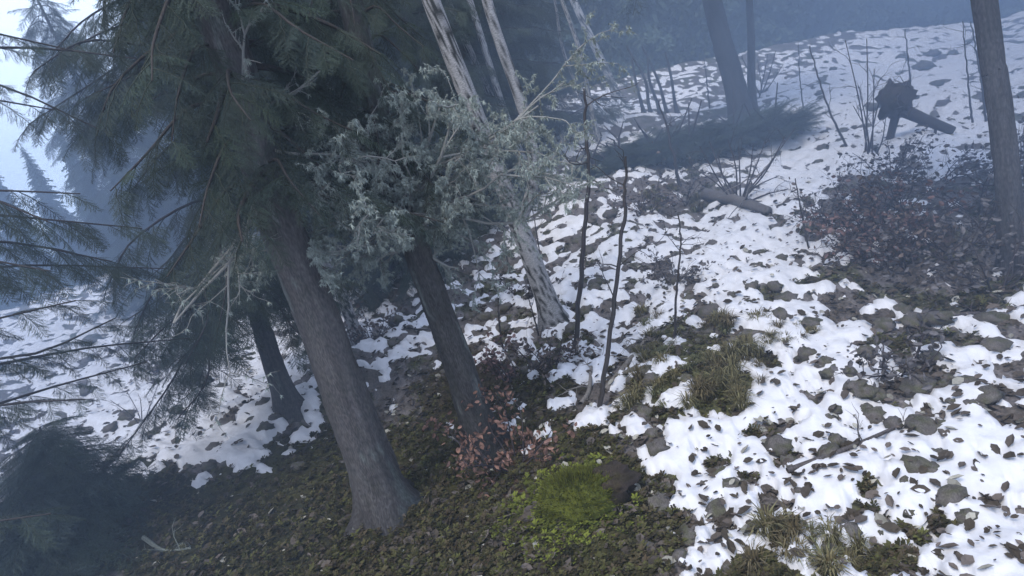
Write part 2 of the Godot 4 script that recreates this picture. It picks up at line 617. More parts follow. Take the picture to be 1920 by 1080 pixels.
func _ready() -> void:
	rng.seed = 20240611
	# ---- camera, sky, sun, exposure
	cam_basis = Basis.from_euler(Vector3(deg_to_rad(PITCH), 0, deg_to_rad(ROLL)))
	focal = 540.0 / tan(deg_to_rad(FOV * 0.5))
	var cam := Camera3D.new()
	cam.name = "camera"
	cam.fov = FOV
	cam.far = 600.0
	cam.near = 0.05
	cam.transform = Transform3D(cam_basis, EYE)
	add_child(cam)
	cam.current = true
	var sky_mat := ProceduralSkyMaterial.new()
	sky_mat.sky_top_color = Color(0.76, 0.81, 0.92)
	sky_mat.sky_horizon_color = Color(0.84, 0.91, 1.0)
	sky_mat.sky_curve = 0.3
	sky_mat.ground_bottom_color = Color(0.3, 0.3, 0.33)
	sky_mat.ground_horizon_color = Color(0.6, 0.65, 0.72)
	sky_mat.sun_angle_max = 1.0
	var sky := Sky.new()
	sky.sky_material = sky_mat
	var env := Environment.new()
	env.background_mode = Environment.BG_SKY
	env.sky = sky
	env.background_energy_multiplier = 1.15
	env.tonemap_mode = Environment.TONE_MAPPER_LINEAR
	env.tonemap_exposure = 2.25
	env.fog_enabled = true
	env.fog_density = 0.0085
	env.fog_light_color = Color(0.78, 0.88, 1.0)
	env.volumetric_fog_enabled = true
	env.volumetric_fog_density = 0.0
	env.sdfgi_enabled = true
	env.ssao_enabled = true
	env.ssil_enabled = true
	var we := WorldEnvironment.new()
	we.name = "world"
	we.environment = env
	add_child(we)
	var sun := DirectionalLight3D.new()
	sun.name = "sun"
	sun.light_energy = 0.46
	sun.light_angular_distance = 20.0
	sun.light_color = Color(1.0, 0.97, 0.93)
	sun.shadow_enabled = true
	sun.rotation_degrees = Vector3(-58, -35, 0)
	add_child(sun)
	# ---- fields
	for q in [[n_big, 3, 0.22, 3], [n_mid, 5, 0.9, 3], [n_snow, 11, 2.6, 4], [n_patch, 17, 0.5, 3], [n_grain, 23, 3.0, 3]]:
		q[0].seed = q[1]
		q[0].frequency = q[2]
		q[0].fractal_octaves = q[3]
		q[0].noise_type = FastNoiseLite.TYPE_SIMPLEX_SMOOTH
	n_snow.fractal_gain = 0.62
	for m in [[1090, 250, 1.6, 0.35], [1080, 930, 0.5, 0.1], [1330, 700, 0.9, 0.12], [300, 930, 0.9, 0.15]]:
		var c := gp(m[0], m[1])
		mounds.append([Vector2(c.x, c.z), m[2], m[3]])
	for b in [
		[1780, 150, 270, 130, 1.15], [1560, 180, 160, 90, 0.75], [1860, 700, 130, 160, 0.75], [1540, 600, 140, 120, 0.45],
		[1880, 950, 90, 120, 0.3], [1150, 500, 140, 110, 0.35], [740, 590, 110, 70, 0.35], [130, 570, 170, 60, 0.6],
		[1380, 480, 120, 60, 0.35], [1100, 220, 90, 60, 0.6], [1320, 160, 120, 40, 0.5], [1400, 330, 140, 60, 0.45],
		[1450, 880, 220, 120, 0.28], [1280, 830, 100, 60, 0.25], [100, 780, 90, 60, 0.3], [260, 780, 110, 60, 0.15], [950, 460, 90, 50, 0.3],
		[780, 940, 360, 120, -1.2], [520, 1040, 420, 140, -1.3], [1080, 1000, 130, 160, -1.0], [900, 760, 160, 70, -0.8], [1290, 680, 140, 95, -1.1],
		[1690, 710, 75, 80, -0.6], [1500, 1040, 170, 80, -0.6], [1740, 430, 210, 130, -1.0], [380, 850, 190, 70, 0.9], [330, 740, 200, 80, 0.4], [120, 800, 100, 60, 0.5], [150, 620, 200, 60, 0.5], [480, 660, 80, 50, 0.5], [560, 690, 60, 50, 0.5], [1260, 370, 120, 30, -0.5], [1290, 510, 60, 40, -0.4],
		[230, 960, 130, 90, -0.8], [1700, 960, 120, 110, -0.25], [60, 1000, 140, 120, -1.0], [690, 700, 110, 50, -0.4], [660, 850, 110, 80, -0.9], [1150, 880, 70, 60, -0.6],
	]:
		var q := blob(b[0], b[1], b[2], b[3])
		q.append(b[4])
		snow_blobs.append(q)
	var olive := Color(0.058, 0.054, 0.022)
	var dark := Color(0.038, 0.038, 0.02)
	var rust := Color(0.11, 0.065, 0.045)
	for b in [
		[720, 900, 460, 150, olive], [560, 1040, 460, 130, dark], [1080, 1010, 140, 130, olive], [920, 740, 170, 70, Color(0.06, 0.05, 0.035)],
		[1300, 690, 140, 90, Color(0.11, 0.11, 0.055)], [1500, 1040, 170, 80, Color(0.1, 0.098, 0.05)], [1660, 460, 120, 50, Color(0.09, 0.065, 0.06)],
		[970, 870, 70, 70, rust], [250, 950, 150, 110, dark], [300, 690, 100, 40, Color(0.07, 0.055, 0.05)],
	]:
		var q := blob(b[0], b[1], b[2], b[3])
		q.append(b[4])
		soil_blobs.append(q)
	materials()
	build_ground()
	build_stones()
	build_background()
	build_trees()
	build_shrubs()
	build_small()
	build_mist()

func build_mist() -> void:
	var banks := []
	for k in 7:
		banks.append([56.0 + 2.0 * k, 13.0, Vector3(22.0 - 1.7 * k, 9.0 - 0.5 * k, 23.0 - 1.6 * k), 0.013])
		banks.append([-56.0 - 2.0 * k, 12.0, Vector3(20.0 - 1.6 * k, 9.0 - 0.5 * k, 20.0 - 1.5 * k), 0.01])
	for q in banks:
		var a := deg_to_rad(q[0])
		var o := FogVolume.new()
		o.name = numbered("mist")
		o.shape = RenderingServer.FOG_VOLUME_SHAPE_ELLIPSOID
		o.size = q[2]
		var m := FogMaterial.new()
		m.density = q[3]
		m.albedo = Color(0.7, 0.82, 1.0)
		o.material = m
		add_child(o)
		o.position = on_ground(q[1] * sin(a), -q[1] * cos(a)) + Vector3(0, 1.5, 0)
		o.set_meta("kind", "stuff")
		o.set_meta("label", "thin pale blue mist hanging among the trees")
		o.set_meta("category", "mist")

func build_stones() -> void:
	var ground := get_node("ground") as Node3D
	var kinds := []
	for k in 7:
		kinds.append(stone_shape(k * 3.7 + 1.0, rng.randf_range(0.5, 0.8)).mesh(M.stone))
	var areas := [[1180, 1880, 560, 1070, 110, 10, 46], [150, 560, 640, 880, 34, 12, 34], [640, 1100, 520, 700, 36, 10, 30], [1440, 1900, 90, 330, 34, 10, 30], [1000, 1480, 400, 560, 40, 10, 28]]
	for q in areas:
		for k in q[4]:
			var p := gp(rng.randf_range(q[0], q[1]), rng.randf_range(q[2], q[3]))
			var w: float = rng.randf_range(q[5], q[6]) * p.distance_to(EYE) / focal
			var o := MeshInstance3D.new()
			o.name = "stone"
			o.mesh = kinds[rng.randi() % kinds.size()]
			ground.add_child(o, true)
			o.position = p + Vector3(0, maxf(snow_depth(p.x, p.z), 0.0) * 0.7 - w * 0.03, 0)
			o.rotation = Vector3(rng.randf_range(-0.25, 0.25), rng.randf() * TAU, rng.randf_range(-0.25, 0.25))
			o.scale = Vector3(w * rng.randf_range(0.8, 1.3), w, w)

func build_background() -> void:
	var coarse := bough(false).mesh(M.needle)
	# one spruce of the forest edge, then copies
	var src: Node3D
	var spots := [[-21.0, 27.5, 13.0], [-16.0, 31.0, 15.0], [-11.5, 28.0, 14.0], [-7.0, 30.0, 16.0], [-3.0, 27.5, 13.0], [1.5, 32.0, 16.0], [5.5, 29.5, 14.0], [9.5, 28.0, 13.0],
		[13.5, 31.0, 15.0], [17.0, 28.5, 13.5], [21.0, 30.5, 15.0], [25.0, 28.0, 13.0], [29.0, 31.0, 14.0], [33.0, 28.5, 12.5], [37.5, 30.5, 14.0], [42.0, 28.5, 13.0], [47.0, 30.0, 14.0],
		[-24.5, 27.0, 6.0], [-27.5, 25.5, 4.8], [-30.0, 27.5, 5.2], [-32.5, 25.5, 4.6], [-35.0, 27.0, 5.0], [-38.0, 25.5, 4.4], [-40.5, 27.5, 5.0], [-43.5, 26.0, 4.6], [-47.0, 27.0, 5.0]]
	for q in spots:
		var a := deg_to_rad(q[0])
		var p := on_ground(q[1] * sin(a), -q[1] * cos(a))
		var label := "tall dark hazy spruce in the forest edge along the top of the snowy clearing" if q[0] > -22.0 else "low young spruce in the dark hazy row behind the snow at the left"
		if src == null:
			src = thing("edge_spruce", label, "spruce", p, "dark spruces of the forest edge")
			var sh := Shape.new()
			var pts := []
			for k in 12:
				pts.append(Vector3(0.05 * sin(k * 0.7), k * 1.2 - 0.3, 0.05 * cos(k)))
			tube(sh, pts, taper(12, 0.2, 0.03), 8, Color(0.05, 0.045, 0.042), 0.1, 1.0)
			part("trunk", sh, M.bark, src)
			var xf := []
			var cols := []
			whorls(xf, cols, Vector3(0, 0, 0), Vector3(0, 13.2, 0), 0.04, 2.6, 460, 0.55)
			copies("crown", coarse, xf, cols, src)
			src.rotation.y = rng.randf() * TAU
			src.scale = Vector3.ONE * (q[2] / 13.0)
		else:
			var c := dup(src, p, rng.randf() * TAU, q[2] / 13.0, label)
			if q[0] < -22.0:
				c.set_meta("group", "low young spruces behind the snow")
	# the wood behind, which reads as one mass
	var tree := Shape.new()
	var pts2 := [Vector3(0, -0.5, 0), Vector3(0, 6, 0), Vector3(0, 13, 0)]
	tube(tree, pts2, [0.2, 0.12, 0.02], 5, Color(0.8, 0.8, 0.8))
	for k in 900:
		var u := 0.02 + 0.98 * pow(rng.randf(), 1.15)
		var l := 2.7 * pow(1.0 - u, 0.85) + 0.25
		var a := rng.randf() * TAU
		var d := Vector3(cos(a), -rng.randf_range(0.1, 0.7), sin(a)).normalized()
		var p := Vector3(0, 13.0 * u, 0) + d * l * rng.randf_range(0.2, 0.6)
		var w := Vector3(-d.z, rng.randf_range(-0.5, 0.5), d.x).normalized() * rng.randf_range(0.06, 0.16)
		tree.tri(p - w, p + w, p + d * l * rng.randf_range(0.3, 0.45), Color(1, 1, 1) * rng.randf_range(0.6, 1.3))
	var xf2 := []
	var cols2 := []
	for k in 520:
		var deg := rng.randf_range(-75.0, 75.0)
		var near := 33.0 if deg > -21.0 else 42.0
		var d := rng.randf_range(near, near + 34.0)
		var a := deg_to_rad(deg)
		var s := rng.randf_range(0.85, 1.35) if deg > -21.0 else rng.randf_range(0.38, 0.62)
		var p := on_ground(d * sin(a), -d * cos(a))
		xf2.append(Transform3D(Basis(Vector3.UP, rng.randf() * TAU).scaled(Vector3(s, s, s)), p))
		var g := rng.randf_range(0.75, 1.25)
		cols2.append(Color(g, g, g))
	var wood := copies("far_wood", tree.mesh(M.needle), xf2, cols2, self)
	wood.set_meta("kind", "stuff")
	wood.set_meta("label", "dense dark spruce wood fading into haze behind the clearing")
	wood.set_meta("category", "wood")

func build_trees() -> void:
	var fine := bough(true).mesh(M.needle)
	var bark := Color(0.105, 0.098, 0.097)
	# big leaning trunk
	var f := gp(722, 950)
	var line := trunk_line(f, [[655, 760], [590, 580], [520, 400], [455, 180], [400, 0]], 6.0)
	var t := trunk_thing("spruce_tree", "thickest dark leaning spruce trunk rising from the mossy ground", f, line, 0.148, 0.1, bark, 2, M.bark)
	var wood := Shape.new()
	var sh := Shape.new()
	var xf := []
	var cols := []
	for q in [[455, 180, 330, 120], [440, 120, 600, 60], [430, 80, 760, 150], [420, 40, 300, 20], [410, 0, 720, 20], [400, -60, 260, -60], [470, 220, 640, 240], [480, 260, 360, 330], [500, 330, 390, 470], [410, 0, 560, -90], [430, 90, 540, 130], [450, 160, 700, 210]]:
		var a := above(f, q[0], q[1]) - f
		var b := above(f, q[2], q[3]) - f + jitter(0.5)
		limb(wood, xf, cols, a, b, 0.15, 0.025, 15.0, 0.42)
	for k in 28:
		var u := (k + rng.randf()) / 28.0
		var a := above(f, lerpf(510.0, 340.0, u), lerpf(390.0, -180.0, u)) - f
		var an := k * 2.4
		limb(wood, xf, cols, a, a + Vector3(cos(an), rng.randf_range(-0.3, 0.15), sin(an)) * rng.randf_range(0.5, 1.05), 0.3, 0.014, 16.0, 0.36)
	part("limbs", wood, M.bark, t)
	copies("crown", fine, xf, cols, t)
	add_dead(t, f, [[500, 360, 420, 560, 3], [490, 300, 350, 600, 3], [480, 280, 640, 360, 4], [505, 380, 660, 330, 4], [500, 360, 600, 300, 4], [470, 220, 590, 130, 2], [460, 200, 440, 60, 2]], 10.0)
	# slender spruce with boughs to the ground
	f = gp(542, 765)
	line = trunk_line(f, [[505, 660], [470, 540], [420, 330], [360, 100]], 4.0)
	t = trunk_thing("spruce_tree", "slender spruce with dark boughs, left of the thickest leaning trunk", f, line, 0.105, 0.05, bark, 2, M.bark)
	xf = []
	cols = []
	wood = Shape.new()
	for k in 84:
		var u := rng.randf()
		var y := lerpf(590.0, -150.0, u)
		var x := lerpf(470.0, 330.0, u)
		var a := above(f, x, y) - f
		var ang := k * 2.4
		var b := a + Vector3(cos(ang), rng.randf_range(-0.35, 0.1), sin(ang)) * rng.randf_range(0.7, 1.7)
		limb(wood, xf, cols, a, b, 0.2, 0.016, 13.0, 0.5)
	part("limbs", wood, M.bark, t)
	copies("crown", fine, xf, cols, t)
	# middle trunk under the lichen twigs
	f = gp(905, 835)
	line = trunk_line(f, [[862, 690], [815, 560], [775, 450], [725, 280], [655, 0]], 4.0)
	t = trunk_thing("dead_spruce", "dark trunk with a tangle of pale lichen covered dead branches above it", f, line, 0.118, 0.06, Color(0.075, 0.072, 0.07), 2, M.bark)
	xf = []
	cols = []
	wood = Shape.new()
	for k in 26:
		var u := (k + rng.randf()) / 26.0
		var a := above(f, lerpf(745.0, 630.0, u), lerpf(330.0, -120.0, u)) - f
		var an := k * 2.4
		limb(wood, xf, cols, a, a + Vector3(cos(an), rng.randf_range(-0.3, 0.15), sin(an)) * rng.randf_range(0.25, 0.55), 0.25, 0.012, 16.0, 0.3)
	part("limbs", wood, M.bark, t)
	copies("crown", fine, xf, cols, t)
	add_dead(t, f, [[775, 450, 590, 330, 4], [770, 430, 640, 440, 4], [760, 400, 900, 330, 4], [750, 370, 560, 300, 4], [745, 350, 880, 240, 4], [740, 320, 700, 250, 3], [780, 460, 850, 510, 3], [775, 455, 690, 480, 3],
		[760, 390, 820, 330, 4], [750, 360, 1030, 300, 4], [765, 420, 1000, 360, 3], [755, 380, 660, 380, 4], [745, 340, 620, 270, 4], [760, 400, 700, 330, 4], [765, 410, 880, 290, 4], [755, 380, 940, 250, 4], [770, 430, 610, 400, 4], [770, 430, 870, 400, 3], [770, 430, 690, 400, 4], [765, 415, 830, 370, 4], [760, 400, 560, 370, 4], [765, 420, 620, 460, 4], [760, 390, 960, 300, 4], [750, 360, 840, 260, 4], [755, 380, 580, 420, 4], [745, 350, 960, 340, 4], [765, 420, 560, 340, 4], [765, 415, 600, 290, 4], [770, 435, 650, 350, 4], [765, 400, 700, 300, 4], [770, 440, 740, 330, 4], [765, 420, 820, 300, 4], [770, 430, 900, 370, 4]], 36.0)
	# spruces that close the view between the trunks
	for q in [[735, 520, 1.75, 8.0, 300, "dense dark spruce behind the lichen covered tree"], [880, 425, 1.5, 9.0, 260, "dense dark spruce behind the forked birch"], [600, 500, 1.6, 9.0, 260, "dense dark spruce behind the thickest leaning trunk"], [330, 560, 1.5, 7.0, 240, "dense dark spruce behind the slender spruce"], [1010, 262, 2.3, 12.0, 220, "dark spruce behind the pale birch stems at the top"], [945, 345, 1.7, 11.0, 220, "dark spruce just left of the thin birch stems"]]:
		f = gp(q[0], q[1])
		t = thing("dense_spruce", q[5], "spruce", f, "dense spruces between the trunks")
		sh = Shape.new()
		tube(sh, spline([Vector3(0, -0.1, 0), Vector3(0.05, q[3] * 0.5, 0), Vector3(0, q[3], 0.05)], 20), taper(21, 0.12, 0.02), 12, bark, 0.12, f.x)
		part("trunk", sh, M.bark, t)
		xf = []
		cols = []
		wood = Shape.new()
		for k in 150:
			var u := pow((k + rng.randf()) / 150.0, 1.2)
			var an := k * 2.4
			var a := Vector3(0, 0.35 + (q[3] - 0.4) * u, 0)
			limb(wood, xf, cols, a, a + Vector3(cos(an), rng.randf_range(-0.45, 0.0), sin(an)) * (q[2] * pow(1.0 - u, 0.7) + 0.2) * rng.randf_range(0.7, 1.1), 0.15, 0.013, 10.0, 0.6)
		part("limbs", wood, M.bark, t)
		copies("crown", fine, xf, cols, t)
	# birch with a fork and its neighbours
	f = gp(1042, 605)
	line = trunk_line(f, [[1000, 495], [962, 395], [905, 250], [810, 5]], 4.0)
	var birch := Color(0.5, 0.49, 0.49)
	t = trunk_thing("birch_tree", "forked pale birch standing in snow beside the thin saplings", f, line, 0.1, 0.07, birch, 1, M.birch)
	sh = Shape.new()
	var fork := [above(f, 972, 425) - f, above(f, 1000, 340) - f, above(f, 988, 230) - f, above(f, 920, 25) - f, above(f, 890, -120) - f]
	var fp := spline(fork, 36)
	tube(sh, fp, taper(fp.size(), 0.062, 0.045), 12, birch, 0.12, 4.0, 1)
	part("fork_stem", sh, M.birch, t)
	add_dead(t, f, [[935, 330, 1030, 250, 3], [930, 310, 880, 240, 3], [990, 330, 1060, 290, 3], [985, 310, 930, 260, 3], [940, 340, 860, 300, 3]], 20.0)
	var bl := [
		[[985, 330], [[935, 215], [845, 15]], 0.055, 0.04, "thin birch stem just right of the forked birch, top of the picture"],
		[[1002, 345], [[948, 215], [893, 40]], 0.05, 0.04, "slim grey birch stem between the forked birch and its right fork"],
		[[1160, 185], [[1140, 140], [1075, 0]], 0.055, 0.04, "straight pale birch stem above the snowy hump"],
		[[1122, 270], [[1108, 200], [1085, 90], [1050, -10]], 0.035, 0.02, "crooked thin birch stem growing from the snowy hump"],
		[[1118, 240], [[1085, 170], [1055, 90], [1040, 0]], 0.025, 0.012, "thinnest birch stem leaning over the snowy hump"],
	]
	for q in bl:
		f = gp(q[0][0], q[0][1])
		line = trunk_line(f, q[1], 3.0)
		var sc: float = f.distance_to(EYE) / 14.0
		trunk_thing("birch_tree", q[4], f, line, q[2] * sc * 1.6, q[3] * sc * 1.4, birch, 1, M.birch, "birch stems by the hump")
	# broken birch pole against the big trunk
	f = gp(672, 640)
	line = trunk_line(f, [[637, 545], [604, 475], [583, 425]], 0.0)
	trunk_thing("broken_birch", "short broken pale birch pole beside the thickest trunk", f, line, 0.075, 0.055, birch, 1, M.birch)
	# dark trunk by the right border
	f = gp(1900, 505)
	line = trunk_line(f, [[1886, 300], [1866, 150], [1845, 0]], 8.0)
	t = trunk_thing("spruce_tree", "straight dark spruce trunk by the right border of the picture", f, line, 0.085, 0.07, Color(0.1, 0.098, 0.105), 0, M.bark)
	xf = []
	cols = []
	whorls(xf, cols, above(f, 1790, -560) - f, above(f, 1790, -560) - f + Vector3(0, 4, 0), 0.0, 1.8, 130, 0.3)
	copies("crown", fine, xf, cols, t)
	# trunks rising behind the low dark bushes
	f = gp(1392, 235)
	line = trunk_line(f, [[1378, 160], [1357, 90], [1335, 0]], 6.0)
	t = trunk_thing("spruce_tree", "dark spruce trunk standing behind the low dark juniper bushes", f, line, 0.21, 0.15, Color(0.06, 0.058, 0.06), 0, M.bark)
	xf = []
	cols = []
	whorls(xf, cols, above(f, 1290, -190) - f, above(f, 1290, -190) - f + Vector3(0, 7, 0), 0.0, 2.5, 160, 0.5)
	copies("crown", fine, xf, cols, t)
	var pole_labels := ["leftmost of the leaning dark poles above the juniper bushes", "second leaning dark pole from the left above the juniper bushes", "middle leaning dark pole above the juniper bushes", "second leaning dark pole from the right above the juniper bushes", "rightmost of the leaning dark poles above the juniper bushes"]
	for k in 5:
		var x: float = [1203.0, 1216.0, 1233.0, 1246.0, 1266.0][k]
		f = gp(x + 6, 214)
		line = trunk_line(f, [[x, 195], [x - 12 + 5 * sin(k * 2.0), 148], [x - 30 + 12 * cos(k * 3.1), 110 - 25.0 * absf(sin(k * 1.7))]], 0.0)
		trunk_thing("young_tree", pole_labels[k], f, line, 0.05, 0.025, Color(0.07, 0.066, 0.066), 2, M.bark, "leaning poles above the juniper bushes")
	f = gp(1410, 215)
	line = trunk_line(f, [[1409, 150], [1408, 60]], 2.0)
	trunk_thing("young_tree", "slim upright young tree right of the trunk behind the juniper bushes", f, line, 0.09, 0.05, Color(0.07, 0.066, 0.066), 0, M.bark)
	# hanging spruce whose trunk stands outside the left border
	var ang := deg_to_rad(-52.0)
	f = on_ground(5.6 * sin(ang), -5.6 * cos(ang))
	t = thing("spruce_tree", "near spruce whose drooping boughs hang in from the left border", "tree", f)
	sh = Shape.new()
	var lp := []
	for k in 30:
		lp.append(Vector3(0.03 * sin(k * 0.5), k * 0.3 - 0.15, 0.03 * cos(k * 0.8)))
	tube(sh, lp, taper(30, 0.2, 0.06, 0.3), 14, bark, 0.14, 3.0)
	part("trunk", sh, M.bark, t)
	wood = Shape.new()
	xf = []
	cols = []
	for q in [[4.4, 120, 30, 4.8], [4.1, 70, 140, 4.9], [3.9, 180, 190, 4.9], [3.5, 120, 300, 4.8], [3.9, 230, 50, 5.2], [3.0, 60, 350, 4.6], [2.9, 240, 370, 4.9], [2.7, 180, 430, 4.8], [2.5, 290, 450, 5.1], [2.6, 60, 440, 4.4],
		[1.45, 330, 585, 5.3], [1.35, 250, 625, 5.0], [1.15, 130, 690, 4.7], [1.6, 190, 540, 5.0], [1.9, 110, 500, 4.6], [0.75, 60, 900, 4.3]]:
		var a := Vector3(0, q[0] + 0.25, 0)
		var b := far(q[1], q[2], q[3]) - f
		limb(wood, xf, cols, a, b, 0.22, 0.017, 5.0 if q[2] < 340 else (16.0 if q[2] < 470 else 10.0), 0.36)
	part("limbs", wood, M.bark, t)
	copies("crown", fine, xf, cols, t)
	# small dark spruce in the lower left
	f = gp(110, 1040)
	t = thing("spruce_sapling", "small bushy dark spruce in the lower left corner", "spruce", f)
	xf = []
	cols = []
	var top := above(f, 75, 800) - f
	sh = Shape.new()
	tube(sh, spline([Vector3(0, -0.1, 0), top * 0.5, top], 8), taper(9, 0.03, 0.008), 6, bark)
	part("trunk", sh, M.bark, t)
	whorls(xf, cols, Vector3(0, 0.05, 0), top, 0.0, 0.62, 260, 0.2)
	copies("crown", fine, xf, cols, t)

func add_dead(t: Node3D, f: Vector3, list: Array, tufts: float) -> void:
	for q in list:
		var w := Shape.new()
		var m := Shape.new()
		var a := above(f, q[0], q[1]) - f
		var b := above(f, q[2], q[3]) - f
		var side := Vector3(f.x, 0, f.z).normalized() * rng.randf_range(-0.8, -0.1)
		dead_twig(w, m, a, b - a + side * (b - a).length(), (b - a).length() * 1.05, 0.016, q[4], Color(0.22, 0.22, 0.21), tufts)
		var br := part("dead_branch", w, M.twig, t)
		if m.v.size():
			var li := part("lichen", m, M.lichen, br)
			li.set_meta("kind", "stuff")

func shrub(called: String, label: String, category: String, px: float, py: float, stems: Array, col: Color, r: float, group := "") -> Node3D:
	var f := gp(px, py)
	var t := thing(called, label, category, f, group)
	for s in stems:
		var sh := Shape.new()
		var none := Shape.new()
		var e := above(f, s[0], s[1]) - f + Vector3(f.x, 0, f.z).normalized() * rng.randf_range(-0.25, 0.25)
		var foot := Vector3(rng.randf_range(-0.06, 0.06), -0.05, rng.randf_range(-0.06, 0.06))
		var k := (foot + e) * 0.5 + jitter(0.06)
		var pts := spline([foot, k, e], 10)
		tube(sh, pts, taper(11, r, r * 0.4), 5, col)
		for j in 3:
			var u := rng.randi_range(4, 9)
			dead_twig(sh, none, pts[u], e.normalized() + jitter(0.7), e.length() * rng.randf_range(0.15, 0.35), r * 0.4, 1, col, 0.0)
		part("stem", sh, M.twig, t)
	return t

func build_shrubs() -> void:
	var tw := Color(0.055, 0.05, 0.052)
	shrub("leafless_shrub", "fan of bare dark stems rising from the snow below the juniper bushes", "shrub", 1383, 378,
		[[1312, 272], [1330, 268], [1345, 290], [1365, 262], [1385, 275], [1410, 268], [1440, 262], [1470, 250], [1492, 240], [1462, 330], [1475, 350], [1300, 320]], tw, 0.014)
	shrub("leafless_shrub", "bare upright shrub beside the upturned root on the right slope", "shrub", 1632, 290,
		[[1585, 75], [1610, 160], [1625, 72], [1640, 130], [1655, 170], [1600, 200], [1660, 220]], tw, 0.013)
	shrub("leafless_shrub", "small bare twigs standing in snow at the left", "shrub", 262, 800,
		[[205, 745], [240, 738], [262, 745], [297, 712], [285, 770], [222, 770]], tw, 0.007)
	shrub("leafless_shrub", "bare shrub at the top edge of the snow right of the slim young tree", "shrub", 1425, 180,
		[[1390, 105], [1440, 100], [1455, 95], [1420, 110], [1470, 120]], tw, 0.018)
	var sap := [
		[[1068, 655], [[1090, 520], [1103, 360], [1100, 260], [1097, 165]], 0.026, "tall dark sapling nearest the forked birch"],
		[[1113, 768], [[1145, 620], [1166, 450], [1172, 370], [1173, 295]], 0.02, "tall thin dark sapling rising from the middle of the slope"],
		[[1258, 645], [[1268, 560], [1276, 470], [1272, 400]], 0.012, "thin sapling above the olive grass tussocks"],
		[[1016, 520], [[1008, 450], [998, 385]], 0.012, "short dark stick in snow right of the forked birch"],
		[[950, 500], [[943, 430], [930, 370]], 0.012, "short dark stick in snow left of the forked birch"],
		[[1275, 350], [[1265, 300], [1250, 240], [1235, 190]], 0.03, "dark sapling rising from the brown grass under the juniper bushes"],
		[[1596, 278], [[1552, 200], [1517, 85]], 0.02, "sapling leaning left on the upper right snow slope"],
		[[1506, 205], [[1500, 150], [1497, 85]], 0.016, "short straight sapling near the top of the snow slope"],
		[[1708, 215], [[1706, 140], [1697, 55]], 0.02, "straight sapling just above the upturned root"],
		[[1824, 235], [[1815, 150], [1805, 40]], 0.016, "pale thin sapling left of the trunk by the right border"],
		[[1850, 232], [[1838, 140], [1820, 40]], 0.018, "dark sapling closest to the trunk by the right border"],
		[[1518, 468], [[1503, 400], [1491, 335]], 0.011, "thin crooked sapling in the snow below the bare fan shrub"],
		[[940, 660], [[936, 610], [934, 560]], 0.012, "short dark stick in snow right of the lichen tree trunk"],
		[[1008, 640], [[1003, 600], [990, 560]], 0.012, "short dark stick at the foot of the forked birch"],
		[[1330, 205], [[1326, 160], [1320, 110]], 0.02, "small dark sapling at the snow edge left of the spruce trunk"],
	]
	for q in sap:
		var f := gp(q[0][0], q[0][1])
		var t := thing("sapling", q[3], "sapling", f)
		var line := trunk_line(f, q[1], 0.0)
		var pts := local(spline(line, 24), f)
		for k in pts.size():
			pts[k] += jitter(q[2] * 0.5)
		var sh := Shape.new()
		tube(sh, pts, taper(pts.size(), q[2], q[2] * 0.4), 7, Color(0.05, 0.045, 0.046), 0.15, f.x)
		part("stem", sh, M.twig, t)
		for j in 5:
			var u := rng.randi_range(8, 23)
			var tg := Shape.new()
			var none := Shape.new()
			dead_twig(tg, none, pts[u], Vector3(0, 0.6, 0) + jitter(0.9), rng.randf_range(8.0, 18.0) * q[2], q[2] * 0.3, 1, Color(0.06, 0.055, 0.056), 0.0)
			part("twig", tg, M.twig, t)
	# low juniper bushes below the far trunk
	var coarse := bough(true).mesh(M.needle)
	var jl := ["dark juniper bush at the left end of the low dark row", "second low dark juniper bush from the left, under the leaning poles", "broad dark juniper bush left of the far spruce trunk", "dark juniper bush right under the far spruce trunk", "dark juniper bush at the right end of the low dark row", "small dark juniper bush hiding the foot of the sapling by the hump"]
	var js := [[1160, 308, 0.9], [1225, 296, 1.1], [1300, 290, 1.25], [1380, 272, 1.25], [1450, 258, 1.0], [1120, 330, 0.7]]
	for k in js.size():
		var f := gp(js[k][0], js[k][1])
		var t := thing("juniper_bush", jl[k], "bush", f, "low juniper bushes")
		var xf := []
		var cols := []
		var s: float = js[k][2] * f.distance_to(EYE) / 15.0
		for j in 170:
			var a := rng.randf() * TAU
			var d := Vector3(cos(a), rng.randf_range(0.0, 0.9), sin(a)).normalized()
			var p := Vector3(cos(a), 0, sin(a)) * rng.randf_range(0.0, 0.5) * s + Vector3(0, rng.randf_range(0.0, 0.25) * s, 0)
			put_bough(xf, cols, p, d, rng.randf_range(0.45, 0.8) * s)
		copies("foliage", coarse, xf, cols, t)
		var sh := Shape.new()
		for j in 5:
			tube(sh, [Vector3(0, -0.1, 0), jitter(0.2) + Vector3(0, 0.3, 0), jitter(0.4) + Vector3(0, 0.6 * s, 0)], [0.03, 0.02, 0.01], 5, tw)
		part("stem", sh, M.bark, t)
	# brown leafy bushes on the right and in the left middle
	var leaf := leaf_shape().mesh(M.leaf)
